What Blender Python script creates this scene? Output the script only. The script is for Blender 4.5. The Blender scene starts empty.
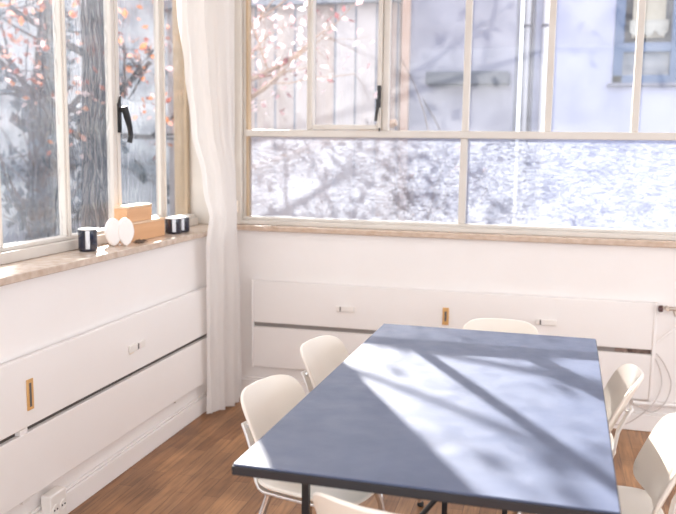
import bpy, bmesh, math, random
from mathutils import Vector, Matrix
PI = math.pi
S = bpy.context.scene
COL = S.collection

# ------------------------------------------------------------------ helpers
class MB:
    """collects shapes and links them as one mesh object"""
    def __init__(self): self.bm = bmesh.new()
    def box(self, x0, x1, y0, y1, z0, z1, M=None):
        vs = [self.bm.verts.new((x, y, z)) for z in (z0, z1) for x, y in ((x0, y0), (x1, y0), (x1, y1), (x0, y1))]
        if M is not None:
            for v in vs: v.co = M @ v.co
        for f in ((3, 2, 1, 0), (4, 5, 6, 7), (0, 1, 5, 4), (1, 2, 6, 5), (2, 3, 7, 6), (3, 0, 4, 7)):
            self.bm.faces.new([vs[i] for i in f])
        return self
    def tube(self, pts, r, n=10, cap=True):
        pts = [Vector(p) for p in pts]
        rs = r if isinstance(r, (list, tuple)) else [r] * len(pts)
        up = None; rings = []
        for i, p in enumerate(pts):
            t = (pts[min(i + 1, len(pts) - 1)] - pts[max(i - 1, 0)]).normalized()
            if up is None:
                up = t.orthogonal().normalized()
            up = (up - t * up.dot(t)).normalized()
            b = t.cross(up)
            rings.append([self.bm.verts.new(p + (up * math.cos(2 * PI * k / n) + b * math.sin(2 * PI * k / n)) * rs[i]) for k in range(n)])
        for a, c in zip(rings, rings[1:]):
            for k in range(n):
                self.bm.faces.new((a[k], a[(k + 1) % n], c[(k + 1) % n], c[k]))
        if cap:
            self.bm.faces.new(rings[0][::-1]); self.bm.faces.new(rings[-1])
        return self
    def lathe(self, prof, c=(0, 0, 0), n=32, M=None):
        rings = []
        c = Vector(c)
        for r, z in prof:
            ring = []
            for k in range(n):
                v = Vector((r * math.cos(2 * PI * k / n), r * math.sin(2 * PI * k / n), z))
                if M is not None: v = M @ v
                ring.append(self.bm.verts.new(v + c))
            rings.append(ring)
        for a, b in zip(rings, rings[1:]):
            for k in range(n):
                self.bm.faces.new((a[k], a[(k + 1) % n], b[(k + 1) % n], b[k]))
        self.bm.faces.new(rings[0][::-1]); self.bm.faces.new(rings[-1])
        return self
    def grid(self, P, thick=None, closed=False):
        """P: rows of points -> sheet, optional thickness along averaged normals"""
        R, Cn = len(P), len(P[0])
        P = [[Vector(p) for p in row] for row in P]
        def nrm(i, j):
            a = P[min(i + 1, R - 1)][j] - P[max(i - 1, 0)][j]
            b = P[i][min(j + 1, Cn - 1)] - P[i][max(j - 1, 0)]
            c = a.cross(b)
            return c.normalized() if c.length > 1e-12 else Vector((0, 0, 1))
        if not thick:
            V = [[self.bm.verts.new(p) for p in row] for row in P]
            for i in range(R - 1):
                for j in range(Cn - 1):
                    self.bm.faces.new((V[i][j], V[i + 1][j], V[i + 1][j + 1], V[i][j + 1]))
            return self
        A = [[self.bm.verts.new(P[i][j] + nrm(i, j) * thick / 2) for j in range(Cn)] for i in range(R)]
        B = [[self.bm.verts.new(P[i][j] - nrm(i, j) * thick / 2) for j in range(Cn)] for i in range(R)]
        for i in range(R - 1):
            for j in range(Cn - 1):
                self.bm.faces.new((A[i][j], A[i + 1][j], A[i + 1][j + 1], A[i][j + 1]))
                self.bm.faces.new((B[i][j + 1], B[i + 1][j + 1], B[i + 1][j], B[i][j]))
        for i in range(R - 1):
            self.bm.faces.new((A[i][0], B[i][0], B[i + 1][0], A[i + 1][0]))
            self.bm.faces.new((A[i + 1][-1], B[i + 1][-1], B[i][-1], A[i][-1]))
        for j in range(Cn - 1):
            self.bm.faces.new((A[0][j + 1], B[0][j + 1], B[0][j], A[0][j]))
            self.bm.faces.new((A[-1][j], B[-1][j], B[-1][j + 1], A[-1][j + 1]))
        return self
    def prism(self, outline, z0, z1, M=None):
        a = [Vector((x, y, z0)) for x, y in outline]; b = [Vector((x, y, z1)) for x, y in outline]
        if M is not None:
            a = [M @ v for v in a]; b = [M @ v for v in b]
        a = [self.bm.verts.new(v) for v in a]; b = [self.bm.verts.new(v) for v in b]
        n = len(a)
        self.bm.faces.new(a[::-1]); self.bm.faces.new(b)
        for k in range(n):
            self.bm.faces.new((a[k], a[(k + 1) % n], b[(k + 1) % n], b[k]))
        return self
    def build(self, name, mat, parent=None, smooth=False, bevel=0, seg=2, sub=0):
        bmesh.ops.recalc_face_normals(self.bm, faces=self.bm.faces[:])
        me = bpy.data.meshes.new(name); self.bm.to_mesh(me); self.bm.free()
        me.materials.append(mat)
        if smooth or bevel:
            for p in me.polygons: p.use_smooth = True
            me.set_sharp_from_angle(angle=math.radians(35 if not sub else 80))
        o = bpy.data.objects.new(name, me); COL.objects.link(o)
        if parent: o.parent = parent
        if bevel:
            m = o.modifiers.new('bevel', 'BEVEL'); m.width = bevel; m.segments = seg; m.limit_method = 'ANGLE'; m.angle_limit = math.radians(40)
        if sub:
            m = o.modifiers.new('sub', 'SUBSURF'); m.levels = m.render_levels = sub
        return o

def tag(o, label=None, cat=None, group=None, kind=None):
    if label: o['label'] = label
    if cat: o['category'] = cat
    if group: o['group'] = group
    if kind: o['kind'] = kind
    return o
def empty(name, loc=(0, 0, 0), rz=0):
    o = bpy.data.objects.new(name, None); COL.objects.link(o)
    o.location = loc; o.rotation_euler = (0, 0, rz); o.empty_display_size = .1
    return o
def copy_tree(o, parent=None):
    c = o.copy(); COL.objects.link(c)
    if parent: c.parent = parent
    for ch in [k for k in COL.objects if k.parent == o]: copy_tree(ch, c)
    return c
def struct(o): o['kind'] = 'structure'; return o

# ------------------------------------------------------------------ materials
def mat(name, col=(.8, .8, .8), rough=.5, metal=0, spec=.5):
    m = bpy.data.materials.new(name); m.use_nodes = True
    b = m.node_tree.nodes['Principled BSDF']
    b.inputs['Base Color'].default_value = (*col, 1); b.inputs['Roughness'].default_value = rough
    b.inputs['Metallic'].default_value = metal; b.inputs['Specular IOR Level'].default_value = spec
    return m
def N(m, t, **kw):
    n = m.node_tree.nodes.new(t)
    for k, v in kw.items():
        if k in n.inputs: n.inputs[k].default_value = v
        else: setattr(n, k, v)
    return n
def L(m, a, b): m.node_tree.links.new(a, b)
def ramp(m, stops):
    r = m.node_tree.nodes.new('ShaderNodeValToRGB')
    e = r.color_ramp.elements
    while len(e) < len(stops): e.new(.5)
    for k, (p, c) in zip(e, stops): k.position = p; k.color = (*c, 1)
    return r
def noisy(name, c1, c2, scale=8, rough=.5, bump=.05, metal=0, spec=.5, stretch=(1, 1, 1), detail=6, bscale=None):
    m = mat(name, c1, rough, metal, spec)
    b = m.node_tree.nodes['Principled BSDF']
    tc = N(m, 'ShaderNodeTexCoord'); mp = N(m, 'ShaderNodeMapping'); mp.inputs['Scale'].default_value = stretch
    L(m, tc.outputs['Object'], mp.inputs['Vector'])
    n = N(m, 'ShaderNodeTexNoise', Scale=scale, Detail=detail); L(m, mp.outputs[0], n.inputs['Vector'])
    r = ramp(m, [(.3, c1), (.7, c2)]); L(m, n.outputs['Fac'], r.inputs[0]); L(m, r.outputs[0], b.inputs['Base Color'])
    if bump:
        n2 = N(m, 'ShaderNodeTexNoise', Scale=bscale or scale * 4, Detail=4); L(m, mp.outputs[0], n2.inputs['Vector'])
        bp = N(m, 'ShaderNodeBump', Strength=bump, Distance=.01); L(m, n2.outputs['Fac'], bp.inputs['Height']); L(m, bp.outputs[0], b.inputs['Normal'])
    return m

M_wall = noisy('wall_paint', (.87, .83, .805), (.895, .86, .84), 3, .6, .06, bscale=60)
M_panel = noisy('panel_paint', (.875, .838, .815), (.895, .86, .84), 2, .38, .02)
M_ceil = noisy('ceiling_paint', (.9, .88, .86), (.88, .86, .84), 3, .8, .03)
M_frame = noisy('window_frame_paint', (.64, .59, .535), (.70, .655, .60), 6, .35, .04)
M_tan = noisy('tan_timber', (.46, .33, .20), (.56, .42, .28), 4, .5, .05, stretch=(6, 6, .6))
M_sill = noisy('sill_stone', (.50, .38, .29), (.66, .55, .46), 26, .22, .02, detail=10)
M_sillb = noisy('sill_stone_back', (.50, .36, .26), (.64, .50, .40), 26, .22, .02, detail=10)
M_dark = mat('dark_recess', (.10, .085, .075), .7)
M_black = mat('black_iron', (.012, .012, .014), .4, 0, .5)
M_blackedge = mat('black_edge', (.02, .017, .02), .45)
M_steel = mat('black_steel', (.015, .015, .017), .35)
M_chrome = mat('chrome', (.75, .75, .76), .15, 1)
M_alu = mat('cast_aluminium', (.82, .81, .80), .3, .7)
M_rubber = mat('black_rubber', (.02, .02, .02), .6)
M_shell = noisy('chair_shell', (.86, .80, .71), (.89, .83, .75), 5, .32, .0)
M_brass = mat('worn_nickel', (.58, .50, .43), .4, 1)
M_pull = noisy('pull_wood', (.60, .33, .12), (.72, .44, .18), 30, .4, .03, stretch=(1, 1, .2))
M_plastic = mat('white_plastic', (.84, .80, .76), .35)
M_cream = mat('cream_plastic', (.86, .76, .64), .4)
M_ring = mat('grey_hole', (.12, .11, .11), .6)
M_cork = noisy('box_wood', (.66, .36, .18), (.72, .42, .22), 3, .5, .03, stretch=(14, 1, 14))
M_boxtop = noisy('box_wood_pale', (.74, .52, .34), (.78, .58, .40), 3, .5, .03, stretch=(14, 1, 14))
M_jar = mat('navy_glass', (.010, .014, .035), .06, 0, .8)
M_reflection = mat('painted_reflection', (.50, .48, .48), .25, .8)  # silver tone stands in for the window reflected in the dark jars
M_wax = mat('white_wax', (.88, .86, .84), .5)
M_heart = noisy('white_ceramic', (.86, .81, .79), (.9, .86, .84), 8, .45, .03)
M_leafdry = noisy('dry_leaf', (.05, .03, .02), (.12, .07, .04), 20, .8, .2)
M_hose = mat('grey_cable', (.60, .55, .53), .5)
M_ivory = mat('ivory_pipe', (.86, .83, .81), .4)
M_facade = noisy('lavender_render', (.325, .345, .49), (.36, .38, .52), 1.2, .9, .25, bscale=25)
M_wing = noisy('grey_lavender_render', (.16, .165, .23), (.29, .295, .385), 1.6, .9, .25, bscale=25)
M_bluewood = noisy('blue_paint', (.035, .078, .18), (.05, .10, .215), 5, .5, .03)
M_zinc = mat('zinc_pipe', (.38, .38, .44), .45, .2)
M_zincp = mat('pale_pipe', (.62, .62, .68), .5)
M_zincd = mat('dark_zinc_pipe', (.10, .10, .14), .5, .1)
M_canopy = noisy('slate_canopy', (.05, .06, .09), (.075, .085, .12), 5, .7, .1)
M_lace = noisy('lace', (.42, .42, .40), (.34, .34, .33), 40, .9, .1)
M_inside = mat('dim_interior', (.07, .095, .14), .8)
M_blind = noisy('cream_blind', (.50, .47, .40), (.44, .41, .35), 30, .8, .1, stretch=(1, 1, 3))
M_darkglass = mat('house_glass', (.06, .085, .14), .08, 0, .6)
M_house = noisy('leaf_shade_render', (.06, .09, .135), (.95, .97, 1.0), 1.0, .9, .15, bscale=20)  # foliage shadows and bright patches are painted into this wall colour
M_roof = noisy('slate_roof', (.20, .22, .27), (.28, .30, .36), 3, .8, .2)
M_bark = noisy('bark', (.018, .018, .024), (.055, .052, .060), 5, .9, .25, stretch=(1, 1, .6))
M_barkp = noisy('warm_bark', (.26, .17, .13), (.38, .27, .21), 7, .9, .5, stretch=(1, 1, .3))
M_gravel = noisy('gravel', (.16, .155, .15), (.26, .25, .24), 12, .95, .4)
M_twig = mat('twig_bark', (.10, .07, .06), .9)

# peach weatherboards
M_board = mat('peach_boards', (.74, .60, .53), .85)
def boards(m, c1, c2, width):
    b = m.node_tree.nodes['Principled BSDF']
    tc = N(m, 'ShaderNodeTexCoord'); sx = N(m, 'ShaderNodeSeparateXYZ'); L(m, tc.outputs['Object'], sx.inputs[0])
    mu = N(m, 'ShaderNodeMath', operation='DIVIDE'); mu.inputs[1].default_value = width; L(m, sx.outputs['X'], mu.inputs[0])
    fr = N(m, 'ShaderNodeMath', operation='FRACT'); L(m, mu.outputs[0], fr.inputs[0])
    fl = N(m, 'ShaderNodeMath', operation='FLOOR'); L(m, mu.outputs[0], fl.inputs[0])
    wn = N(m, 'ShaderNodeTexWhiteNoise', noise_dimensions='1D'); L(m, fl.outputs[0], wn.inputs['W'])
    r = ramp(m, [(0, c1), (1, c2)]); L(m, wn.outputs['Value'], r.inputs[0])
    g = N(m, 'ShaderNodeMath', operation='LESS_THAN'); g.inputs[1].default_value = .10; L(m, fr.outputs[0], g.inputs[0])
    mx = N(m, 'ShaderNodeMix', data_type='RGBA'); L(m, g.outputs[0], mx.inputs['Factor']); L(m, r.outputs[0], mx.inputs['A'])
    mx.inputs['B'].default_value = (.17, .19, .24, 1)
    L(m, mx.outputs['Result'], b.inputs['Base Color'])
boards(M_board, (.40, .335, .32), (.46, .44, .47), .24)

# oak strip floor
M_floor = mat('oak_floor', (.4, .2, .1), .38)
def oak(m):
    b = m.node_tree.nodes['Principled BSDF']
    tc = N(m, 'ShaderNodeTexCoord'); mp = N(m, 'ShaderNodeMapping'); mp.inputs['Rotation'].default_value = (0, 0, PI / 2)
    L(m, tc.outputs['Object'], mp.inputs['Vector'])
    br = N(m, 'ShaderNodeTexBrick', Scale=1.0); br.offset = .37
    br.inputs['Brick Width'].default_value = .48; br.inputs['Row Height'].default_value = .068; br.inputs['Mortar Size'].default_value = .0012
    br.inputs['Mortar Smooth'].default_value = .3; br.inputs['Bias'].default_value = -.1
    br.inputs['Color1'].default_value = (.30, .140, .056, 1); br.inputs['Color2'].default_value = (.47, .245, .108, 1); br.inputs['Mortar'].default_value = (.12, .055, .022, 1)
    L(m, mp.outputs[0], br.inputs['Vector'])
    mp2 = N(m, 'ShaderNodeMapping'); mp2.inputs['Scale'].default_value = (30, 2.2, 1); L(m, tc.outputs['Object'], mp2.inputs['Vector'])
    n = N(m, 'ShaderNodeTexNoise', Scale=2.0, Detail=8, Distortion=.6); L(m, mp2.outputs[0], n.inputs['Vector'])
    r = ramp(m, [(.3, (.62, .58, .55)), (.55, (1, 1, 1)), (.8, (1.25, 1.2, 1.15))]); L(m, n.outputs['Fac'], r.inputs[0])
    mx = N(m, 'ShaderNodeMix', data_type='RGBA', blend_type='MULTIPLY'); mx.inputs['Factor'].default_value = 1
    L(m, br.outputs['Color'], mx.inputs['A']); L(m, r.outputs[0], mx.inputs['B'])
    n3 = N(m, 'ShaderNodeTexNoise', Scale=3.5, Detail=3); L(m, tc.outputs['Object'], n3.inputs['Vector'])
    r3 = ramp(m, [(.35, (.72, .70, .68)), (.65, (1.12, 1.12, 1.12))]); L(m, n3.outputs['Fac'], r3.inputs[0])
    mx2 = N(m, 'ShaderNodeMix', data_type='RGBA', blend_type='MULTIPLY'); mx2.inputs['Factor'].default_value = 1
    L(m, mx.outputs['Result'], mx2.inputs['A']); L(m, r3.outputs[0], mx2.inputs['B'])
    L(m, mx2.outputs['Result'], b.inputs['Base Color'])
    bp = N(m, 'ShaderNodeBump', Strength=.15, Distance=.003); L(m, br.outputs['Fac'], bp.inputs['Height']); bp.invert = True
    L(m, bp.outputs[0], b.inputs['Normal'])
oak(M_floor)

# blue linoleum table top
M_lino = mat('blue_linoleum', (.075, .105, .20), .42, 0, .5)
def lino(m):
    b = m.node_tree.nodes['Principled BSDF']
    tc = N(m, 'ShaderNodeTexCoord')
    n = N(m, 'ShaderNodeTexNoise', Scale=9, Detail=8); L(m, tc.outputs['Object'], n.inputs['Vector'])
    r = ramp(m, [(.3, (.072, .094, .165)), (.7, (.092, .116, .192))]); L(m, n.outputs['Fac'], r.inputs[0]); L(m, r.outputs[0], b.inputs['Base Color'])
    n2 = N(m, 'ShaderNodeTexNoise', Scale=14, Detail=6); L(m, tc.outputs['Object'], n2.inputs['Vector'])
    r2 = ramp(m, [(.3, (.38,) * 3), (.7, (.5,) * 3)]); L(m, n2.outputs['Fac'], r2.inputs[0]); L(m, r2.outputs[0], b.inputs['Roughness'])
    n4 = N(m, 'ShaderNodeTexNoise', Scale=120, Detail=3); L(m, tc.outputs['Object'], n4.inputs['Vector'])
    bp = N(m, 'ShaderNodeBump', Strength=.06, Distance=.004); L(m, n4.outputs['Fac'], bp.inputs['Height']); L(m, bp.outputs[0], b.inputs['Normal'])
lino(M_lino)

# glass
def glass(name, transp, haze, hazecol, gloss=.08, rough_refr=0.0, refr=0.0, bump=None, tint=(1, 1, 1), mottled=False):
    """old window glass: clear transmission + dusty film that scatters light + reflection (+ rippled refraction)"""
    m = bpy.data.materials.new(name); m.use_nodes = True
    nt = m.node_tree; nt.nodes.clear()
    out = N(m, 'ShaderNodeOutputMaterial')
    tc = N(m, 'ShaderNodeTexCoord')
    tr = N(m, 'ShaderNodeBsdfTransparent'); tr.inputs[0].default_value = (*tint, 1)
    tl = N(m, 'ShaderNodeBsdfTranslucent'); tl.inputs[0].default_value = (*hazecol, 1)
    gl = N(m, 'ShaderNodeBsdfGlossy', Roughness=.04)
    rf = N(m, 'ShaderNodeBsdfRefraction', Roughness=rough_refr, IOR=1.18)
    rf.inputs[0].default_value = (*tint, 1)
    if bump:
        mp = N(m, 'ShaderNodeMapping'); mp.inputs['Scale'].default_value = bump[1]; L(m, tc.outputs['Object'], mp.inputs['Vector'])
        w = N(m, 'ShaderNodeTexNoise', Scale=bump[0], Detail=2.5, Distortion=1.2); L(m, mp.outputs[0], w.inputs['Vector'])
        bp = N(m, 'ShaderNodeBump', Strength=bump[2], Distance=bump[3]); L(m, w.outputs['Fac'], bp.inputs['Height'])
        for s in (gl, rf, tl): L(m, bp.outputs[0], s.inputs['Normal'])
    mA = N(m, 'ShaderNodeMixShader'); mA.inputs[0].default_value = refr / max(1e-6, refr + transp)
    L(m, tr.outputs[0], mA.inputs[1]); L(m, rf.outputs[0], mA.inputs[2])
    mB = N(m, 'ShaderNodeMixShader')
    n = N(m, 'ShaderNodeTexNoise', Scale=7, Detail=7); L(m, tc.outputs['Object'], n.inputs['Vector'])
    mr = N(m, 'ShaderNodeMapRange'); mr.inputs['From Min'].default_value = .3; mr.inputs['From Max'].default_value = .7
    mr.inputs['To Min'].default_value = haze * .6; mr.inputs['To Max'].default_value = haze * 1.4
    L(m, n.outputs['Fac'], mr.inputs['Value'])
    fac = mr.outputs[0]
    if bump and mottled:
        mr2 = N(m, 'ShaderNodeMapRange'); mr2.inputs['From Min'].default_value = .35; mr2.inputs['From Max'].default_value = .65
        mr2.inputs['To Min'].default_value = -.05; mr2.inputs['To Max'].default_value = .05; L(m, w.outputs['Fac'], mr2.inputs['Value'])
        ad = N(m, 'ShaderNodeMath', operation='ADD'); L(m, fac, ad.inputs[0]); L(m, mr2.outputs[0], ad.inputs[1]); ad.use_clamp = True; fac = ad.outputs[0]
    L(m, fac, mB.inputs[0]); L(m, mA.outputs[0], mB.inputs[1]); L(m, tl.outputs[0], mB.inputs[2])
    mC = N(m, 'ShaderNodeMixShader'); mC.inputs[0].default_value = gloss
    L(m, mB.outputs[0], mC.inputs[1]); L(m, gl.outputs[0], mC.inputs[2])
    L(m, mC.outputs[0], out.inputs[0])
    return m
M_clear = glass('old_clear_glass', .9, .02, (.9, .93, 1.0), .03)
M_hazy = glass('dusty_old_glass', .8, .006, (.85, .92, 1.0), .035, .12, .25, bump=(6, (1, 2.5, 1), .2, .02))
M_ripple = glass('rippled_obscure_glass', .50, .08, (.80, .86, .98), .04, .24, .42, tint=(.93, .94, .97), bump=(26, (1, 1, 2.6), .6, .03), mottled=True)

# curtain cloth
M_curtain = bpy.data.materials.new('curtain_cloth'); M_curtain.use_nodes = True
def cloth(m):
    nt = m.node_tree; nt.nodes.clear()
    out = N(m, 'ShaderNodeOutputMaterial')
    d = N(m, 'ShaderNodeBsdfDiffuse'); d.inputs[0].default_value = (.86, .83, .81, 1)
    t = N(m, 'ShaderNodeBsdfTranslucent'); t.inputs[0].default_value = (.86, .82, .79, 1)
    tr = N(m, 'ShaderNodeBsdfTransparent')
    a = N(m, 'ShaderNodeMixShader'); a.inputs[0].default_value = .25
    b = N(m, 'ShaderNodeMixShader'); b.inputs[0].default_value = .16
    L(m, d.outputs[0], a.inputs[1]); L(m, t.outputs[0], a.inputs[2]); L(m, a.outputs[0], b.inputs[1]); L(m, tr.outputs[0], b.inputs[2]); L(m, b.outputs[0], out.inputs[0])
cloth(M_curtain)

def leafmat(name, stops):
    m = bpy.data.materials.new(name); m.use_nodes = True
    nt = m.node_tree; nt.nodes.clear()
    out = N(m, 'ShaderNodeOutputMaterial'); g = N(m, 'ShaderNodeNewGeometry')
    r = ramp(m, stops); r.color_ramp.interpolation = 'CONSTANT'; L(m, g.outputs['Random Per Island'], r.inputs[0])
    d = N(m, 'ShaderNodeBsdfDiffuse'); t = N(m, 'ShaderNodeBsdfTranslucent'); x = N(m, 'ShaderNodeMixShader'); x.inputs[0].default_value = .45
    L(m, r.outputs[0], d.inputs[0]); L(m, r.outputs[0], t.inputs[0]); L(m, d.outputs[0], x.inputs[1]); L(m, t.outputs[0], x.inputs[2]); L(m, x.outputs[0], out.inputs[0])
    return m
M_leafred = leafmat('autumn_leaf', [(0, (.45, .10, .04)), (.2, (.62, .22, .08)), (.45, (.70, .38, .30)), (.65, (.32, .08, .06)), (.8, (.80, .62, .62))])
M_leafpink = leafmat('pink_leaf', [(0, (.62, .38, .40)), (.3, (.72, .55, .58)), (.55, (.22, .09, .10)), (.75, (.78, .66, .68))])
M_leafdark = leafmat('dark_leaf', [(0, (.07, .10, .13)), (.3, (.11, .15, .19)), (.6, (.05, .07, .09)), (.85, (.16, .21, .26))])

# ------------------------------------------------------------------ room shell
YB = -6.6; XR = 5.2; ZC = 2.85
struct(MB().box(-.25, XR, YB, .25, -.12, 0).build('floor', M_floor))
struct(MB().box(-.32, XR, YB, .3, ZC, ZC + .12).build('ceiling', M_ceil))
struct(MB().box(-.30, 0, YB, .22, 0, 1.0).box(-.30, 0, YB, .22, 2.66, ZC).build('wall_left', M_wall))
struct(MB().box(0, XR, 0, .22, 0, 1.0).box(0, XR, 0, .22, 2.66, ZC).build('wall_back', M_wall))
# sills (stone edge)
struct(MB().box(-.29, .042, YB, -.002, 1.0, 1.03).build('trim_1', M_sill, bevel=.004))
struct(MB().box(-.29, XR, .0, .21, 1.0, 1.03).box(.06, XR, -.036, .0, 1.0, 1.03).build('trim_2', M_sillb, bevel=.004))
# corner pier, tan timber
struct(MB().box(-.27, -.222, -.10, -.065, 1.03, 2.66).build('trim_3', M_tan, bevel=.004))
struct(MB().box(-.27, .0, -.06, .15, 1.03, 2.66).build('trim_4', M_frame, bevel=.004))
struct(MB().box(-.50, -.42, .29, .47, -.45, 2.95).build('trim_5', M_tan, bevel=.006))
# baseboards
b = MB().box(0, .022, YB, -.022, 0, .092).box(.0, .014, YB, -.014, .092, .104)
struct(b.build('baseboard_left', M_panel, bevel=.004))
b = MB().box(0, XR, -.022, 0, 0, .092).box(0, XR, -.014, 0, .092, .104)
struct(b.build('baseboard_back', M_panel, bevel=.004))

# ------------------------------------------------------------------ window_1 (left wall, glazing plane x = -.2)
W1 = struct(empty('window_1', (-.2, -2, 1.03)))
def w1(mb, name, m, parent=W1, bevel=.004):
    o = mb.build(name, m, parent, bevel=bevel)
    o.matrix_parent_inverse = Matrix.Translation((.2, 2, -1.03)) if parent == W1 else Matrix.Identity(4)
    return o
zb, zt = 1.03, 2.66
w1(MB().box(-.245, -.155, YB, -.10, zb, zb + .045).box(-.235, -.175, YB, -.10, zb + .045, zb + .062).box(-.245, -.155, YB, -.10, zt - .06, zt), 'outer_frame', M_frame)
stiles = [-1.38 - .46 * k for k in range(0, 11)]
for y in stiles:
    w1(MB().box(-.222, -.184, y - .015, y + .015, zb + .045, zt - .06).box(-.2, -.172, y - .006, y + .006, zb + .06, zt - .06), 'mullion', M_frame)
w1(MB().box(-.222, -.184, -.482, -.452, zb + .045, zt - .06).box(-.2, -.172, -.473, -.461, zb + .06, zt - .06), 'mullion', M_frame)
# the opening casement meets the fixed stile at y = -.94
w1(MB().box(-.222, -.184, -.988, -.956, zb + .045, zt - .06), 'mullion', M_frame)
cas = MB().box(-.218, -.182, -.952, -.922, zb + .064, zt - .065).box(-.218, -.182, -.940, -.484, zb + .064, zb + .086).box(-.218, -.182, -.940, -.484, zt - .09, zt - .065)
cas.box(-.218, -.186, -.500, -.484, zb + .064, zt - .065)
cas = w1(cas, 'casement', M_frame)
hb = MB().box(-.182, -.174, -.950, -.924, 1.55, 1.69)
hb.tube([(-.178, -.936, 1.66), (-.150, -.936, 1.655)], .011)
hb.tube([(-.150, -.940, 1.675), (-.145, -.924, 1.63), (-.145, -.897, 1.575), (-.147, -.887, 1.535), (-.149, -.897, 1.505)], [.017, .017, .014, .012, .014], 10)
hb.tube([(-.178, -.936, 1.685), (-.172, -.936, 1.725)], [.008, .004])
h = hb.build('handle', M_black, cas, smooth=True); h.matrix_parent_inverse = Matrix.Identity(4); tag(h, 'black iron lever handle')
h.parent = cas; h.matrix_parent_inverse = cas.matrix_parent_inverse.copy() @ Matrix.Identity(4)
h.matrix_parent_inverse = Matrix.Identity(4)
w1(MB().box(-.203, -.197, YB, -.10, zb + .05, zt - .06), 'glass', M_hazy, bevel=0)

# ------------------------------------------------------------------ window_2 (back wall, glazing plane y = .08)
W2 = struct(empty('window_2', (2.5, .08, 1.03)))
def w2(mb, name, m, bevel=.004):
    o = mb.build(name, m, W2, bevel=bevel); o.matrix_parent_inverse = Matrix.Translation((-2.5, -.08, -1.03)); return o
w2(MB().box(.002, .066, .03, .13, zb, zt).box(.066, .088, .06, .11, zb + .045, zt).box(.066, XR, .03, .13, zb, zb + .028).box(.066, XR, .05, .11, zb + .028, zb + .047).box(.066, XR, .03, .13, zt - .05, zt), 'outer_frame', M_frame)
w2(MB().box(.088, XR, .045, .115, 1.552, 1.592), 'transom', M_frame)
lower = [1.375, 2.69, 4.0]
for x in lower:
    w2(MB().box(x - .020, x + .020, .055, .105, zb + .047, 1.552), 'mullion', M_frame)
for x in [1.378 + .443 * k for k in range(0, 9)] + [.926]:
    w2(MB().box(x - .018, x + .018, .055, .105, 1.592, zt - .05), 'mullion', M_frame)
w2(MB().box(.462, .482, .055, .105, 1.592, zt - .05), 'mullion', M_frame)
c2 = MB().box(.484, .502, .035, .10, 1.596, zt - .055).box(.884, .906, .035, .10, 1.596, zt - .055).box(.502, .884, .035, .10, 1.596, 1.622).box(.502, .884, .035, .10, zt - .09, zt - .055)
c2 = w2(c2, 'casement', M_frame)
hm = MB().box(.886, .906, .022, .035, 1.72, 1.84)
hm.tube([(.896, .03, 1.755), (.896, .005, 1.755)], .010)
hm.tube([(.896, .004, 1.765), (.894, .002, 1.72), (.886, .004, 1.67), (.882, .006, 1.645)], [.012, .010, .008, .009])
hh = hm.build('handle', M_black, c2, smooth=True); tag(hh, 'black iron lever handle')
w2(MB().box(.086, .102, .055, .105, zb + .047, zt - .05), 'edge_strip', M_tan)
w2(MB().box(.014, .046, .004, .034, 1.10, 1.17).tube([(.030, .008, 1.075), (.030, .008, 1.195)], .007), 'hinge', M_cream)
w2(MB().tube([(.900, .03, 1.585), (.900, .03, 1.606)], .006), 'bolt', M_black)
w2(MB().box(.088, XR, .077, .083, 1.592, zt - .05), 'clear_glass', M_clear, bevel=0)
w2(MB().box(.088, XR, .077, .083, zb + .047, 1.552), 'rippled_glass', M_ripple, bevel=0)

# ------------------------------------------------------------------ radiator covers
def pull(mb_parent, M, loc):
    pass
# left one: panels stand off the wall, x 0 -> .034
RL = tag(empty('radiator_cover', (0, -1.6, .17)), 'white two-panel radiator cover along the left wall under the window', 'radiator cover')
T = Matrix.Translation((0, 1.6, -.17))
def rl(mb, name, m, bevel=.003, parent=None):
    o = mb.build(name, m, parent or RL, bevel=bevel)
    if not parent: o.matrix_parent_inverse = T
    return o
rl(MB().box(.010, .034, -5.2, -.12, .454, .716), 'upper_panel', M_panel)
rl(MB().box(.010, .034, -5.2, -.12, .182, .433), 'lower_panel', M_panel)
rl(MB().box(.002, .0095, -5.2, -.12, .43, .47), 'grille', M_dark, 0)
for y in (-2.035,):
    rl(MB().box(.012, .0335, y - .022, y + .022, .4335, .4535), 'slot_spacer', M_panel, 0)
for y in (-5.17, -.12): rl(MB().box(.002, .010, y - .03, y, .182, .716), 'bracket', M_panel, 0)
pu = rl(MB().box(.034, .040, -2.012, -1.976, .515, .632), 'finger_pull', M_pull, .002); tag(pu, 'orange wooden finger pull')
rl(MB().box(.040, .0408, -2.002, -1.990, .528, .618), 'recess', M_ring, 0, pu)
la = rl(MB().box(.034, .046, -1.275, -1.135, .553, .587), 'latch', M_plastic, .003); tag(la, 'small white latch with dark slot')
rl(MB().box(.046, .0468, -1.208, -1.196, .556, .583), 'slot', M_ring, 0, la)
rl(MB().box(.034, .042, -1.268, -1.236, .545, .575), 'catch', M_cream, .003)
for y in (-.775, -2.03):
    rl(MB().box(.012, .030, y - .022, y + .022, .168, .182), 'foot_bracket', M_plastic, .002)

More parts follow.
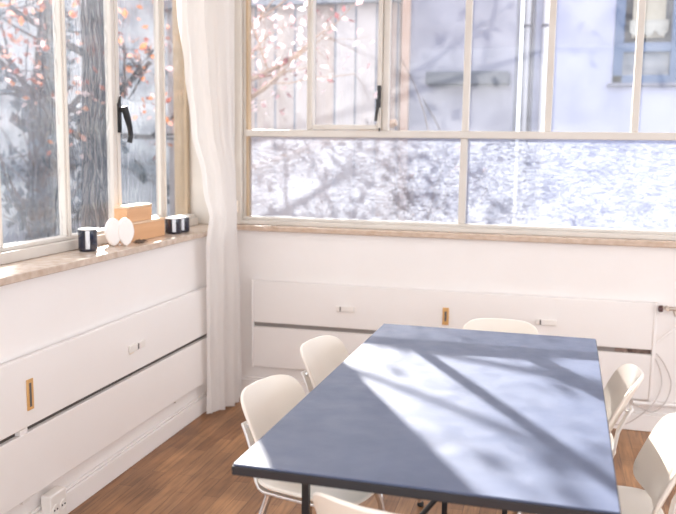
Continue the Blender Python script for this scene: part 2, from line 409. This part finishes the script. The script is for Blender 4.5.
RB = tag(empty('radiator_cover', (1.28, 0, .17)), 'white two-panel radiator cover on the back wall behind the table', 'radiator cover')
T2 = Matrix.Translation((-1.28, 0, -.17))
def rb(mb, name, m, bevel=.003, parent=None):
    o = mb.build(name, m, parent or RB, bevel=bevel)
    if not parent: o.matrix_parent_inverse = T2
    return o
rb(MB().box(.165, 2.408, -.034, -.010, .452, .703), 'upper_panel', M_panel)
rb(MB().box(.165, 2.408, -.034, -.010, .180, .425), 'lower_panel', M_panel)
rb(MB().box(.165, 2.408, -.0095, -.002, .41, .465), 'grille', mat('brown_recess', (.30, .265, .25), .7), 0)
rs = rb(MB().box(2.225, 2.404, -.013, -.0096, .426, .451), 'rusty_section', noisy('rust', (.06, .035, .03), (.34, .24, .20), 40, .8, .2), 0); tag(rs, 'rust stained end of the slot')
rb(MB().box(.152, .165, -.036, -.002, .176, .706), 'side_strip', M_panel)
rb(MB().box(2.408, 2.424, -.038, -.002, .17, .706), 'side_strip', M_panel)
pb = rb(MB().box(1.297, 1.333, -.040, -.034, .513, .612), 'finger_pull', M_pull, .002); tag(pb, 'orange wooden finger pull')
rb(MB().box(1.309, 1.321, -.0408, -.040, .535, .590), 'recess', M_ring, 0, pb)
for x in (.735, 1.86):
    l2 = rb(MB().box(x - .055, x + .055, -.048, -.034, .551, .582), 'latch', M_plastic, .003); tag(l2, 'small white latch with dark slot')
    rb(MB().box(x - .033, x - .025, -.0488, -.048, .553, .580), 'slot', M_ring, 0, l2)

# right of the cover: valve, supply pipes, loose cables
V = tag(empty('radiator_valve', (2.47, 0, .68)), 'small worn metal radiator tap on the wall right of the radiator cover', 'valve')
v = MB().tube([(0, 0, 0), (0, -.055, 0)], .010, 12); v.tube([(0, -.04, 0), (.03, -.05, .004), (.075, -.052, -.006)], [.010, .011, .009], 10)
v.build('valve_body', M_brass, V, smooth=True)
MB().lathe([(.006, 0), (.017, .002), (.019, .010), (.017, .020), (.008, .024)], (-.022, -.050, 0), 16, Matrix.Rotation(-PI / 2, 4, 'Y')).build('knob', mat('dark_knob', (.10, .05, .05), .4), V, smooth=True)
MB().tube([(.03, -.05, 0), (.042, -.048, -.035)], .007, 8).build('spindle', M_brass, V, smooth=True)
o = MB().tube([(2.432, -.045, .50), (2.55, -.048, .615), (2.75, -.048, .66), (2.9, -.04, .66), (2.9, -.0, .66)], .006, 8).build('capillary_pipe', M_ivory, V, smooth=True)
o.matrix_parent_inverse = Matrix.Translation((-2.47, 0, -.68)); tag(o, 'thin white pipe rising diagonally')
P = tag(MB().tube([(2.33, -.030, .158), (2.6, -.030, .160), (3.6, -.030, .160)], .012, 10).tube([(2.9, -.030, .16), (2.9, 0, .16)], .008, 8).tube([(2.45, -.030, .16), (2.45, 0, .16)], .008, 8).build('heating_pipe', M_ivory, smooth=True), 'white horizontal pipe running just above the back baseboard at right', 'pipe')
def arc(pts, n=14):
    out = []
    pts = [Vector(p) for p in pts]; pts = [pts[0]] + pts + [pts[-1]]
    for i in range(1, len(pts) - 2):
        for k in range(n):
            t = k / n; p0, p1, p2, p3 = pts[i - 1:i + 3]
            out.append(.5 * ((2 * p1) + (-p0 + p2) * t + (2 * p0 - 5 * p1 + 4 * p2 - p3) * t * t + (-p0 + 3 * p1 - 3 * p2 + p3) * t ** 3))
    out.append(pts[-2]); return out
tag(MB().tube(arc([(2.435, -.008, .43), (2.475, -.03, .38), (2.515, -.03, .28), (2.49, -.05, .18), (2.43, -.06, .125), (2.37, -.055, .14), (2.33, -.05, .16)]), .0035, 8).build('cable', M_hose, smooth=True), 'grey cable in the wider hanging loop beside the radiator cover', 'cable', 'loose cables by the radiator cover')
tag(MB().tube(arc([(2.432, -.008, .40), (2.455, -.032, .35), (2.468, -.032, .27), (2.44, -.06, .19), (2.38, -.07, .115), (2.30, -.055, .045), (2.22, -.045, .03)]), .0035, 8).build('cable', M_hose, smooth=True), 'grey cable in the tighter inner loop trailing to the baseboard', 'cable', 'loose cables by the radiator cover')

# double socket on the left baseboard
SO = tag(empty('power_socket', (.022, -1.885, .03)), 'white surface-mounted double power socket on the left baseboard', 'socket')
MB().box(0, .046, -.052, .052, .004, .124).build('housing', M_plastic, SO, bevel=.006, seg=3)
for y in (-.024, .026):
    d = MB().lathe([(.021, 0), (.021, .003), (.018, .003), (.0175, .0015)], (.046, y, .062), 20, Matrix.Rotation(PI / 2, 4, 'Y')).build('socket_face', M_plastic, SO, smooth=True)
    MB().tube([(.047, y - .009, .062), (.0495, y - .009, .062)], .004, 8).tube([(.047, y + .009, .062), (.0495, y + .009, .062)], .004, 8).build('pin_hole', M_ring, d)

# ------------------------------------------------------------------ curtain
def interp(tab, z):
    for (a, va), (b, vb) in zip(tab, tab[1:]):
        if z <= b:
            t = (z - a) / (b - a); t = t * t * (3 - 2 * t); return va + (vb - va) * t
    return tab[-1][1]
YL = [(0, -.49), (1.0, -.50), (1.15, -.465), (1.3, -.40), (1.6, -.345), (1.9, -.36), (2.2, -.43), (2.8, -.52)]
XL = [(0, .055), (.9, .062), (1.1, .072), (1.3, 0.0), (1.6, -.09), (1.9, -.115), (2.8, -.115)]
XR = [(0, .085), (.6, .075), (1.05, .052), (1.5, .050), (2.8, .055)]
def curtain():
    rows = []
    nz, nu = 66, 200
    for i in range(nz + 1):
        z = .012 + (2.80 - .012) * i / nz
        s = z / 2.8
        yl = interp(YL, z); xl = interp(XL, z); xr = interp(XR, z); yr = -.072
        row = []
        for j in range(nu + 1):
            u = j / nu
            x = xl + (xr - xl) * u + .055 * math.sin(PI * u) ** .8
            y = yl + (yr - yl) * u
            amp = (.026 + .008 * (1 - s)) * (.4 + .6 * math.sin(PI * min(1, u * 1.05)))
            ph = u * 2 * PI * 5.2 + .8 * math.sin(1.7 * z + 4 * u) + .3 * math.sin(4 * z)
            f = math.sin(ph) + .3 * math.sin(2.3 * ph + 1.3)
            x += f * amp; y += .4 * amp * math.cos(ph)
            lim = .050 if .9 < z < 1.06 else (.040 if z < 1.06 else -.14)
            if y > -.075: lim = max(lim, .012)
            row.append((max(x, lim), min(y, -.066), z + (.006 * math.sin(ph) if i == 0 else 0)))
        rows.append(row)
    return rows
cu = tag(empty('curtain', (.1, -.24, 0)), 'white floor-length sheer curtain gathered in the room corner', 'curtain')
TC = Matrix.Translation((-.1, .24, 0))
o = MB().grid(curtain()).build('cloth', M_curtain, cu, smooth=True); o.matrix_parent_inverse = TC
for p in o.data.polygons: p.use_smooth = True
o = MB().tube([(-.09, -1.15, 2.815), (-.09, -.5, 2.815), (-.06, -.3, 2.815), (.02, -.14, 2.815), (.12, -.09, 2.815), (.6, -.08, 2.815)], .012, 8).tube([(-.09, -1.15, 2.815), (-.09, -1.15, 2.851)], .006).tube([(.6, -.08, 2.815), (.6, -.08, 2.851)], .006).build('rail', M_plastic, cu, smooth=True); o.matrix_parent_inverse = TC

# ------------------------------------------------------------------ things on the left sill
ZS = 1.03
def jar(x, y, r, h, label, grp=None):
    t = tag(empty('candle_jar', (x, y, ZS), 0), label, 'candle jar', grp)
    MB().lathe([(r * .86, 0), (r * .94, .003), (r, .008), (r, h), (r * .93, h), (r * .93, h - .012)], n=40).build('jar_body', M_jar, t, smooth=True)
    MB().lathe([(r * .92, h - .013), (r * .92, h - .006), (r * .5, h - .004), (.003, h + .004)], n=32).build('wax', M_wax, t, smooth=True)
    MB().lathe([(r * .93, h), (r * 1.015, h), (r * 1.02, h + .004), (r * .94, h + .005)], n=40).build('rim', M_wax, t, smooth=True)
    # window reflection painted as a curved silver strip on the side facing the room
    a0 = math.radians(-59)
    g = [[((r + .0007) * math.cos(a0 + math.radians(a)), (r + .0007) * math.sin(a0 + math.radians(a)), z) for a in range(-13, 14, 2)] for z in (.012, h - .002)]
    o = MB().grid(g, .0008).build('reflection_strip', M_reflection, t, smooth=True); tag(o, 'painted window reflection, a silver strip down the front')
    return t
jar(-.085, -1.390, .040, .094, 'dark blue candle jar with painted silver reflection, left of the white heart', 'candle jars on the sill')
jar(-.068, -.600, .042, .080, 'dark candle jar right of the wooden boxes, nearer the boxes', 'candle jars on the sill')
jar(-.066, -.505, .042, .080, 'dark candle jar right of the wooden boxes, nearer the curtain', 'candle jars on the sill')

# white heart: two lobes
HT = tag(empty('heart_ornament', (-.055, -1.175, ZS), math.radians(42)), 'white heart-shaped ornament of two lobes standing before wooden boxes', 'ornament')
# local: u = right along face (x), face normal = -y
def lobe(sgn):
    out = []
    n = 28
    for k in range(n):
        a = 2 * PI * k / n
        x = .038 * math.cos(a); z = .064 * math.sin(a)
        # pinch bottom to a soft point
        if z < 0: x *= (1 - .30 * (-z / .064) ** 1.5)
        ang = sgn * math.radians(.6)
        X = x * math.cos(ang) - z * math.sin(ang); Z = x * math.sin(ang) + z * math.cos(ang)
        out.append((X + sgn * .0265, Z + .064))
    return out
Mx = Matrix.Rotation(PI / 2, 4, 'X')
for sgn in (-1, 1):
    MB().prism(lobe(sgn), -.022 + .003 * sgn, .022 + .003 * sgn, Mx).build('lobe', M_heart, HT, bevel=.009, seg=4)
tag(MB().lathe([(.004, 0), (.006, .004), (.004, .010)], (0, 0, 0), 8).build('stand_peg', M_heart, HT, smooth=True))

def wbox(x0, x1, y0, y1, z0, z1, label):
    t = tag(empty('wooden_box', ((x0 + x1) / 2, (y0 + y1) / 2, z0)), label, 'box', 'wooden boxes on the sill')
    hx, hy, h = (x1 - x0) / 2, (y1 - y0) / 2, z1 - z0
    MB().box(-hx, hx, -hy, hy, 0, h - .012).build('body', M_cork, t, bevel=.002)
    MB().box(-hx - .001, hx + .001, -hy - .001, hy + .001, h - .0115, h).build('lid', M_boxtop, t, bevel=.002)
    return t
wbox(-.150, -.072, -1.08, -.69, ZS, ZS + .093, 'long pale wooden box lying on the left sill, lower of two')
wbox(-.148, -.078, -1.06, -.815, ZS + .0935, ZS + .172, 'shorter wooden box stacked on top of the long box')
# dried leaf
random.seed(4)
g = [[(-.036 + .030 * (i / 5) * (1 + .2 * random.random()), -1.09 + .08 * (j / 7) + .006 * random.random(), ZS + .006 + .010 * random.random() * math.sin(PI * j / 7) + .004 * math.sin(i * 2.1)) for j in range(8)] for i in range(6)]
tag(MB().grid(g, .002).build('dried_leaf', M_leafdry, smooth=True), 'crumpled dark brown leaf on the sill beside the white heart', 'leaf')

# ------------------------------------------------------------------ table
TX, TY = 1.6095, -1.9597
TA = math.radians(-.9)
TB = tag(empty('dining_table', (TX, TY, 0), TA), 'long dining table with dark blue linoleum top and black edge', 'table')
hw, hl = .4398, .8256
MB().box(-hw + .003, hw - .003, -hl + .003, hl - .003, .7345, .7400).build('linoleum_top', M_lino, TB, bevel=.001)
MB().box(-hw, hw, -hl, hl, .712, .7342).build('board_edge', M_blackedge, TB, bevel=.002)
for (lx, ly) in ((-.395, -.385), (.395, -.385), (-.12, .60), (.12, .60)):
    MB().box(lx - .0105, lx + .0105, ly - .0105, ly + .0105, .004, .712).build('leg', M_steel, TB, bevel=.0015)
for ly, bx in ((-.385, .3845), (.60, .1095)):
    MB().box(-bx, bx, ly - .009, ly + .009, .690, .708).build('cross_bar', M_steel, TB, bevel=.001)
for lx in (-.10, .10):
    MB().box(lx - .009, lx + .009, -.376, .591, .690, .708).build('side_rail', M_steel, TB, bevel=.001)
MB().tube([(.12, -.385, .70), (-.384, -.385, .02)], .0075, 8).build('brace', M_steel, TB, smooth=True)

# ------------------------------------------------------------------ chairs (front is +Y)
def se(w, h, ex, n=40):
    out = []
    for k in range(n):
        a = 2 * PI * k / n; c, s = math.cos(a), math.sin(a)
        out.append((w * math.copysign(abs(c) ** ex, c), h * math.copysign(abs(s) ** ex, s)))
    return out
def panel_mesh(w, h, ex, f, thick, rings=9, n=56):
    """superellipse sheet of half size w,h; f maps (u,v)->3D; thick along f normal"""
    mb = MB(); bm = mb.bm
    def nrm(u, v):
        e = 1e-4
        a = Vector(f(u + e, v)) - Vector(f(u - e, v)); b = Vector(f(u, v + e)) - Vector(f(u, v - e))
        return a.cross(b).normalized()
    out = se(w, h, ex, n)
    lay = []
    for side in (1, -1):
        R = []
        for r in range(1, rings + 1):
            t = r / rings
            th = thick / 2 * (1 if r < rings - 1 else (.85 if r == rings - 1 else .35))
            tt = t if r < rings - 1 else (1 - .25 * thick / w if r == rings - 1 else 1)
            R.append([bm.verts.new(Vector(f(x * tt, y * tt)) + nrm(x * tt, y * tt) * th * side) for x, y in out])
        c = bm.verts.new(Vector(f(0, 0)) + nrm(0, 0) * thick / 2 * side)
        for k in range(n): bm.faces.new((c, R[0][k], R[0][(k + 1) % n]))
        for a, b in zip(R, R[1:]):
            for k in range(n): bm.faces.new((a[k], b[k], b[(k + 1) % n], a[(k + 1) % n]))
        lay.append(R[-1])
    a, b = lay
    for k in range(n): bm.faces.new((a[k], b[k], b[(k + 1) % n], a[(k + 1) % n]))
    return mb
def seat_f(u, v):   # v -> y (front +)
    z = .436 - .010 * math.cos(PI * u / .42)
    if v > .10: z -= 1.3 * (v - .10) ** 2
    if v < -.08: z += .9 * (v + .08) ** 2
    return (u, v, z)
def back_f(u, v):   # v -> up
    zc = .592
    z = zc + v * .965
    y = -.205 - .46 * v - .25 * v * v + 1.6 * u * u
    return (u, y, z)
def make_chair():
    t = empty('side_chair')
    panel_mesh(.180, .185, .48, seat_f, .016).build('seat', M_shell, t, smooth=True)
    panel_mesh(.174, .122, .42, back_f, .014).build('backrest', M_shell, t, smooth=True)
    for s in (-1, 1):
        x = s * .142
        # L shaped bar: under the seat, round the back corner and up behind the backrest
        path = [(x, .13, .404), (x, .05, .404), (x, -.06, .404), (x, -.135, .406), (x, -.152, .416), (x, -.163, .436), (x, -.170, .470), (x * .98, -.180, .53), (x * .95, -.203, .58), (x * .92, -.222, .615)]
        rows = []
        for k, p in enumerate(path):
            q = Vector(path[min(k + 1, len(path) - 1)]) - Vector(path[max(k - 1, 0)]); q.x = 0; q.normalize()
            nn = Vector((0, -q.z, q.y)) * .005
            p = Vector(p)
            rows.append([p - Vector((.019, 0, 0)) - nn, p + Vector((.019, 0, 0)) - nn, p + Vector((.019, 0, 0)) + nn, p - Vector((.019, 0, 0)) + nn])
        mb = MB(); V = [[mb.bm.verts.new(q) for q in r] for r in rows]
        for a, b in zip(V, V[1:]):
            for k in range(4): mb.bm.faces.new((a[k], a[(k + 1) % 4], b[(k + 1) % 4], b[k]))
        mb.bm.faces.new(V[0]); mb.bm.faces.new(V[-1])
        fr = mb.build('side_frame', M_alu, t, bevel=.003)
        MB().tube([(x * .94, -.222, .600), (x * .94, -.200, .606)], .007, 10).build('bolt', M_chrome, fr)
        MB().tube([(x, -.05, .394), (x, -.05, .402)], .009, 10).build('bolt', M_rubber, fr)
        for fy, sy in ((.105, 1), (-.125, -1)):
            lg = MB().tube([(x, fy, .410), (x, fy, .388), (s * .168, fy + sy * .022, .30), (s * .205, fy + sy * .055, .012)], [.014, .0125, .011, .010], 12).build('leg', M_chrome, t, smooth=True)
            MB().lathe([(.012, 0), (.014, .003), (.0135, .014), (.011, .020)], (s * .2065, fy + sy * .056, 0), 12).build('foot_cap', M_rubber, lg, smooth=True)
    MB().box(-.142, .142, .062, .086, .396, .402).build('cross_bar', M_alu, t, bevel=.002)
    MB().box(-.142, .142, -.112, -.088, .396, .402).build('cross_bar', M_alu, t, bevel=.002)
    return t
spots = [(1.190, -2.075, -103, 'cream chair on the left long side, nearest the camera'),
         (1.190, -1.445, -101, 'cream chair on the left long side, farther from the camera'),
         (1.660, -.985, 180, 'cream chair at the far short end, by the back wall'),
         (1.940, -1.500, 91, 'cream chair on the right long side, farther from the camera'),
         (2.040, -2.080, 94, 'cream chair on the right long side, cut by the frame edge'),
         (1.570, -2.605, -16, 'cream chair at the near short end, seen from behind')]
proto = make_chair()
for i, (x, y, a, lab) in enumerate(spots):
    c = proto if i == 0 else copy_tree(proto)
    c.location = (x, y, 0); c.rotation_euler = (0, 0, math.radians(a))
    tag(c, lab, 'chair', 'chairs around the table')

# ------------------------------------------------------------------ outside
ZG = -.45
tag(struct(MB().box(-22, 16, .3, 26, ZG - .1, ZG).box(-22, -.35, -12, .3, ZG - .1, ZG).build('ground', M_gravel)), None)

# lavender house opposite
HB = tag(empty('house', (3.6, 5.0, ZG)), 'lavender rendered house with a blue window, across the yard', 'building')
TH = Matrix.Translation((-3.6, -5.0, -ZG))
def hp(mb, name, m, bevel=0):
    o = mb.build(name, m, HB, bevel=bevel); o.matrix_parent_inverse = TH; return o
wx0, wx1, wz0, wz1 = 2.43, 3.72, 2.235, 3.95
hp(MB().box(1.46, wx0, 5.0, 5.3, ZG, 5.4).box(wx1, 9, 5.0, 5.3, ZG, 5.4).box(wx0, wx1, 5.0, 5.3, ZG, wz0).box(wx0, wx1, 5.0, 5.3, wz1, 5.4), 'wall', M_facade)
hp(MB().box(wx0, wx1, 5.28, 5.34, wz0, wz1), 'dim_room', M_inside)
fw = MB().box(wx0, wx0 + .10, 4.985, 5.06, wz0, wz1).box(wx1 - .10, wx1, 4.985, 5.06, wz0, wz1).box(wx0, wx1, 4.985, 5.06, wz0, wz0 + .085).box(wx0, wx1, 4.985, 5.06, wz1 - .08, wz1)
mid = (wx0 + wx1) / 2
fw.box(mid - .065, mid + .065, 4.98, 5.06, wz0, wz1).box(wx0, wx1, 4.99, 5.055, wz0 + .33, wz0 + .43)
win = hp(fw, 'window', M_bluewood, .004)
bl = MB()
for a, b in ((wx0 + .10, mid - .065), (mid + .065, wx1 - .10)):
    bl.box(a, b, 5.0, 5.05, wz0 + .90, wz0 + .925)
bl.build('glazing_bar', M_zinc, win)
MB().box(wx0 - .05, wx1 + .05, 4.93, 5.0, wz0 - .035, wz0).build('sill', M_wing, win, bevel=.004)
for a, b in ((wx0 + .19, mid - .12), (mid + .09, wx1 - .14)):
    MB().box(a, b, 5.16, 5.19, wz0 + .50, wz1).build('blind', M_blind, win)
    # scalloped lace valance hanging above the lower rail
    n = 48; ou = [(a - .03 + (b - a + .06) * k / n, wz0 + .565 - .055 * abs(math.sin(PI * 3 * k / n))) for k in range(n + 1)]
    ou += [(b + .03, wz0 + .68), (a - .03, wz0 + .68)]
    MB().prism(ou, -5.10, -5.095, Matrix.Rotation(PI / 2, 4, 'X')).build('valance', M_lace, win)
    MB().box(a, b - .10, 5.12, 5.15, wz0 + .09, wz0 + .27).build('pane_object', M_blind, win) if False else None
MB().box(wx0 + .10, mid - .065, 5.042, 5.048, wz0 + .085, wz0 + .33).box(mid + .065, wx1 - .10, 5.042, 5.048, wz0 + .085, wz0 + .33).build('lower_pane', M_darkglass, win)
for px, m, r, lab in ((1.50, M_zinc, .040, 'pale zinc drainpipe left of the pair on the lavender house'), (1.705, M_zincp, .040, 'pale zinc drainpipe right of the pair on the lavender house')):
    t = tag(empty('drainpipe', (px, 4.94, ZG)), lab, 'drainpipe', 'drainpipes on the house')
    MB().tube([(0, 0, 0), (0, 0, 5.8)], r, 14).build('pipe', m, t, smooth=True)
    for z in (1.4, 3.29, 5.0):
        MB().tube([(0, 0, z), (0, 0, z + .035)], r * 1.18, 14).box(-.012, .012, 0, .057, z, z + .035).build('bracket', M_zincd, t)
tag(MB().tube([(1.565, 4.965, ZG), (1.565, 4.965, 5.3)], .022, 12).build('drainpipe', M_zincd, smooth=True), 'thin dark pipe between the two pale drainpipes', 'drainpipe')

WG = tag(empty('house_wing', (.85, 4.4, ZG)), 'grey lavender wing of the house with a dark canopy', 'building')
TW = Matrix.Translation((-.85, -4.4, -ZG))
def wg(mb, name, m, bevel=0):
    o = mb.build(name, m, WG, bevel=bevel); o.matrix_parent_inverse = TW; return o
wg(MB().box(.28, 1.40, 4.4, 5.6, ZG, 3.75), 'wall', M_wing)
wg(MB().box(.20, 1.41, 4.33, 5.6, 3.75, 3.85), 'roof_edge', M_roof)
wg(MB().box(.50, 1.37, 4.18, 4.4, 2.17, 2.31), 'canopy', M_canopy, .02)
wg(MB().box(.20, .29, 4.36, 5.6, ZG, 3.75), 'corner_board', mat('salmon_board', (.36, .25, .21), .8))

SH = tag(empty('garden_shed', (-1.1, 4.6, ZG)), 'peach garden shed of wide vertical boards behind the tree', 'shed')
for a in (0,):
    o = MB().box(-1.6, 1.24, 0, .9, 0, 3.55).build('board_wall', M_board, SH)
    MB().box(-1.7, 1.26, -.12, .95, 3.55, 3.63).build('roof', M_roof, SH)

# pale house beyond the left window
PH = tag(empty('house', (-7.6, 8.4, ZG), math.radians(47)), 'building with painted leaf shade on pale blue walls beyond the left window', 'building')
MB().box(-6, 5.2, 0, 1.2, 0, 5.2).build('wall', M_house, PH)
MB().box(-6.1, 5.3, -.2, 1.3, 5.2, 5.35).build('roof', M_roof, PH)
MB().box(-6.1, 5.3, -.12, 0, 0, .5).build('plinth', M_roof, PH)

# trees
def grow(mb, p, d, ln, r, lev, tips, rnd, nseg=5, wig=.18, split=3, upb=.1):
    pts = [p.copy()]; rs = [r]
    for k in range(nseg):
        d = (d + Vector((rnd.gauss(0, wig), rnd.gauss(0, wig), rnd.gauss(0, wig) + upb * .3))).normalized()
        p = p + d * ln / nseg; pts.append(p.copy()); rs.append(r * (1 - .45 * (k + 1) / nseg))
        if lev > 0 and k >= 1 and rnd.random() < .8:
            s = Vector((rnd.gauss(0, 1), rnd.gauss(0, 1), rnd.gauss(.2, .6))).normalized()
            grow(mb, p, (d * .5 + s).normalized(), ln * rnd.uniform(.5, .75), rs[-1] * .55, lev - 1, tips, rnd, 4, wig, split, upb)
        if lev <= 1 and r < .04: tips.append(p.copy())
    mb.tube(pts, rs, 7 if lev > 0 else 5)
def leaves(pts, n, spread, size, rnd):
    mb = MB()
    for _ in range(n):
        c = rnd.choice(pts) + Vector((rnd.gauss(0, spread), rnd.gauss(0, spread), rnd.gauss(0, spread)))
        a = Vector((rnd.gauss(0, 1), rnd.gauss(0, 1), rnd.gauss(0, 1))).normalized(); b = a.orthogonal().normalized()
        b = Matrix.Rotation(rnd.random() * 6.28, 3, a) @ b; e = a.cross(b)
        s = size * rnd.uniform(.6, 1.3)
        v = [mb.bm.verts.new(c + q) for q in (b * s, e * s * .55 + a * s * .15, -b * s * .9, -e * s * .55 + a * s * .15)]
        mb.bm.faces.new(v)
    return mb
def tree(name, base, label, cat, trunk, limbs, seed, bark, leafm, nleaf, spread, size, group='trees outside the windows'):
    rnd = random.Random(seed)
    t = tag(empty(name, base), label, cat, group)
    B = Vector(base)
    mb = MB(); tips = []
    tp = [Vector(p) - B for p, r in trunk]
    mb.tube(tp, [r for p, r in trunk], 12)
    for p0, p1, r, lev in limbs:
        p0 = Vector(p0) - B; p1 = Vector(p1) - B
        grow(mb, p0, (p1 - p0).normalized(), (p1 - p0).length, r, lev, tips, rnd, 6, .10)
    mb.build('trunk', bark, t, smooth=True)
    if nleaf:
        o = leaves(tips, nleaf, spread, size, rnd).build('foliage', leafm, t); tag(o, None, kind='stuff')
    return t
# thick dark trunk seen between the left casement and the fixed pane
tree('maple_tree', (-3.0, 3.5, ZG), 'thick dark trunked tree with red leaves outside left window', 'tree',
     [((-3.0, 3.5, ZG - .1), .25), ((-3.02, 3.52, 1.2), .18), ((-2.98, 3.5, 2.4), .165), ((-3.04, 3.55, 3.6), .15), ((-3.1, 3.6, 4.6), .08)],
     [((-3.0, 3.5, 1.45), (-3.55, 2.95, 1.9), .045, 2), ((-3.0, 3.5, 1.75), (-3.6, 3.0, 2.35), .045, 2), ((-3, 3.5, 1.9), (-2.3, 3.4, 2.3), .045, 2), ((-3, 3.5, 2.4), (-3.5, 2.8, 2.9), .045, 2), ((-3, 3.5, 1.6), (-2.4, 3.8, 1.6), .04, 2), ((-3, 3.5, 3.0), (-2.3, 3.6, 3.4), .04, 1)],
     11, M_bark, M_leafred, 420, .16, .05)
tree('maple_tree', (-1.36, 2.35, ZG), 'tree with pink leaves reaching across the back window', 'tree',
     [((-1.36, 2.35, ZG - .1), .11), ((-1.36, 2.35, 1.0), .09), ((-1.34, 2.36, 2.2), .07), ((-1.36, 2.35, 3.4), .045)],
     [((-1.36, 2.35, 1.12), (.75, 2.15, 1.55), .055, 0), ((-1.35, 2.35, 1.9), (-.25, 2.3, 2.2), .03, 2), ((-1.35, 2.35, 2.2), (-.55, 2.38, 2.42), .026, 2), ((-1.35, 2.35, 1.6), (-.3, 2.2, 1.9), .022, 2), ((-1.36, 2.35, 2.9), (-.3, 2.5, 3.9), .02, 2), ((-1.36, 2.35, 2.7), (.4, 2.6, 3.3), .024, 2)],
     5, M_barkp, M_leafpink, 520, .11, .042)
tree('birch_tree', (-5.6, 6.1, ZG), 'slim dark tree at the far left of the left window', 'tree',
     [((-5.6, 6.1, ZG - .1), .20), ((-5.55, 6.1, 1.8), .16), ((-5.4, 6.15, 3.2), .13), ((-5.2, 6.1, 4.6), .08)],
     [((-5.55, 6.1, 1.5), (-4.9, 5.9, 2.3), .06, 2), ((-5.5, 6.1, 2.0), (-6.2, 5.7, 3.0), .06, 2), ((-5.4, 6.1, 2.6), (-5.0, 5.6, 3.6), .055, 2)],
     21, M_bark, M_leafred, 200, .2, .06)
# shrubs
def shrub(x, y, h, w, seed, label, lm, n=900, size=.09):
    rnd = random.Random(seed)
    t = tag(empty('garden_shrub', (x, y, ZG)), label, 'shrub', 'shrubs beyond the windows')
    mb = MB(); tips = []
    for k in range(9):
        a = rnd.random() * 6.28
        grow(mb, Vector((.05 * math.cos(a), .05 * math.sin(a), -.05)), Vector((w * math.cos(a) / h * .7, w * math.sin(a) / h * .7, 1)).normalized(), h * rnd.uniform(.7, 1), .025, 1, tips, rnd, 5, .12)
    mb.build('stem', M_twig, t)
    o = leaves(tips, n, w * .20, size, rnd).build('foliage', lm, t); o['kind'] = 'stuff'
shrub(-4.6, 4.7, 2.5, .30, 1, 'tall dark shrub left of the thick trunk, in the left window', M_leafdark, 1000)
shrub(-3.1, 7.3, 2.6, .30, 2, 'dark shrub behind and right of the thick trunk', M_leafdark, 700)
shrub(.75, 3.2, 2.0, .2, 6, 'wiry brown shrub in front of the grey house wing', M_leafred, 50, .05)

# ------------------------------------------------------------------ light
sd = Vector((.4945 * .9033, -.8692 * .9033, -.4290)).normalized()
sl = bpy.data.lights.new('sun', 'SUN'); sl.energy = 21; sl.angle = math.radians(.6); sl.color = (1.0, .95, .88)
so = bpy.data.objects.new('sun', sl); COL.objects.link(so); so.rotation_euler = sd.to_track_quat('-Z', 'Y').to_euler(); so.location = (-6, 10, 8)
w = bpy.data.worlds.new('sky'); S.world = w; w.use_nodes = True
bg = w.node_tree.nodes['Background']; bg.inputs[0].default_value = (.92, .95, 1.0, 1); bg.inputs[1].default_value = 2.4

# ------------------------------------------------------------------ camera
cd = bpy.data.cameras.new('camera'); cam = bpy.data.objects.new('camera', cd); COL.objects.link(cam)
r = Vector((0.9661153036887644, 0.2577837160222593, 0.012991371448840307)); u = Vector((-0.046681920155700725, 0.125007618398309, 0.9910569578348962)); bk = Vector((0.25385432497584787, -0.9580817559562116, 0.13280561206108243))
Mc = Matrix((r, u, bk)).transposed().to_4x4(); Mc.translation = (1.8670684087128975, -4.494078884258686, 1.4864773771453483)
cam.matrix_world = Mc
cd.sensor_width = 36; cd.lens = 808.1219 / 676 * 36
cd.clip_start = .05; cd.clip_end = 200
cd.dof.use_dof = True; cd.dof.focus_distance = 2.9; cd.dof.aperture_fstop = 2.8
S.camera = cam
S.view_settings.view_transform = 'Standard'; S.view_settings.look = 'None'; S.view_settings.gamma = 1; S.view_settings.use_curve_mapping = False
S.view_settings.exposure = .12
S.cycles.max_bounces = 14; S.cycles.transparent_max_bounces = 16; S.cycles.diffuse_bounces = 6; S.cycles.transmission_bounces = 10
S.cycles.use_denoising = True
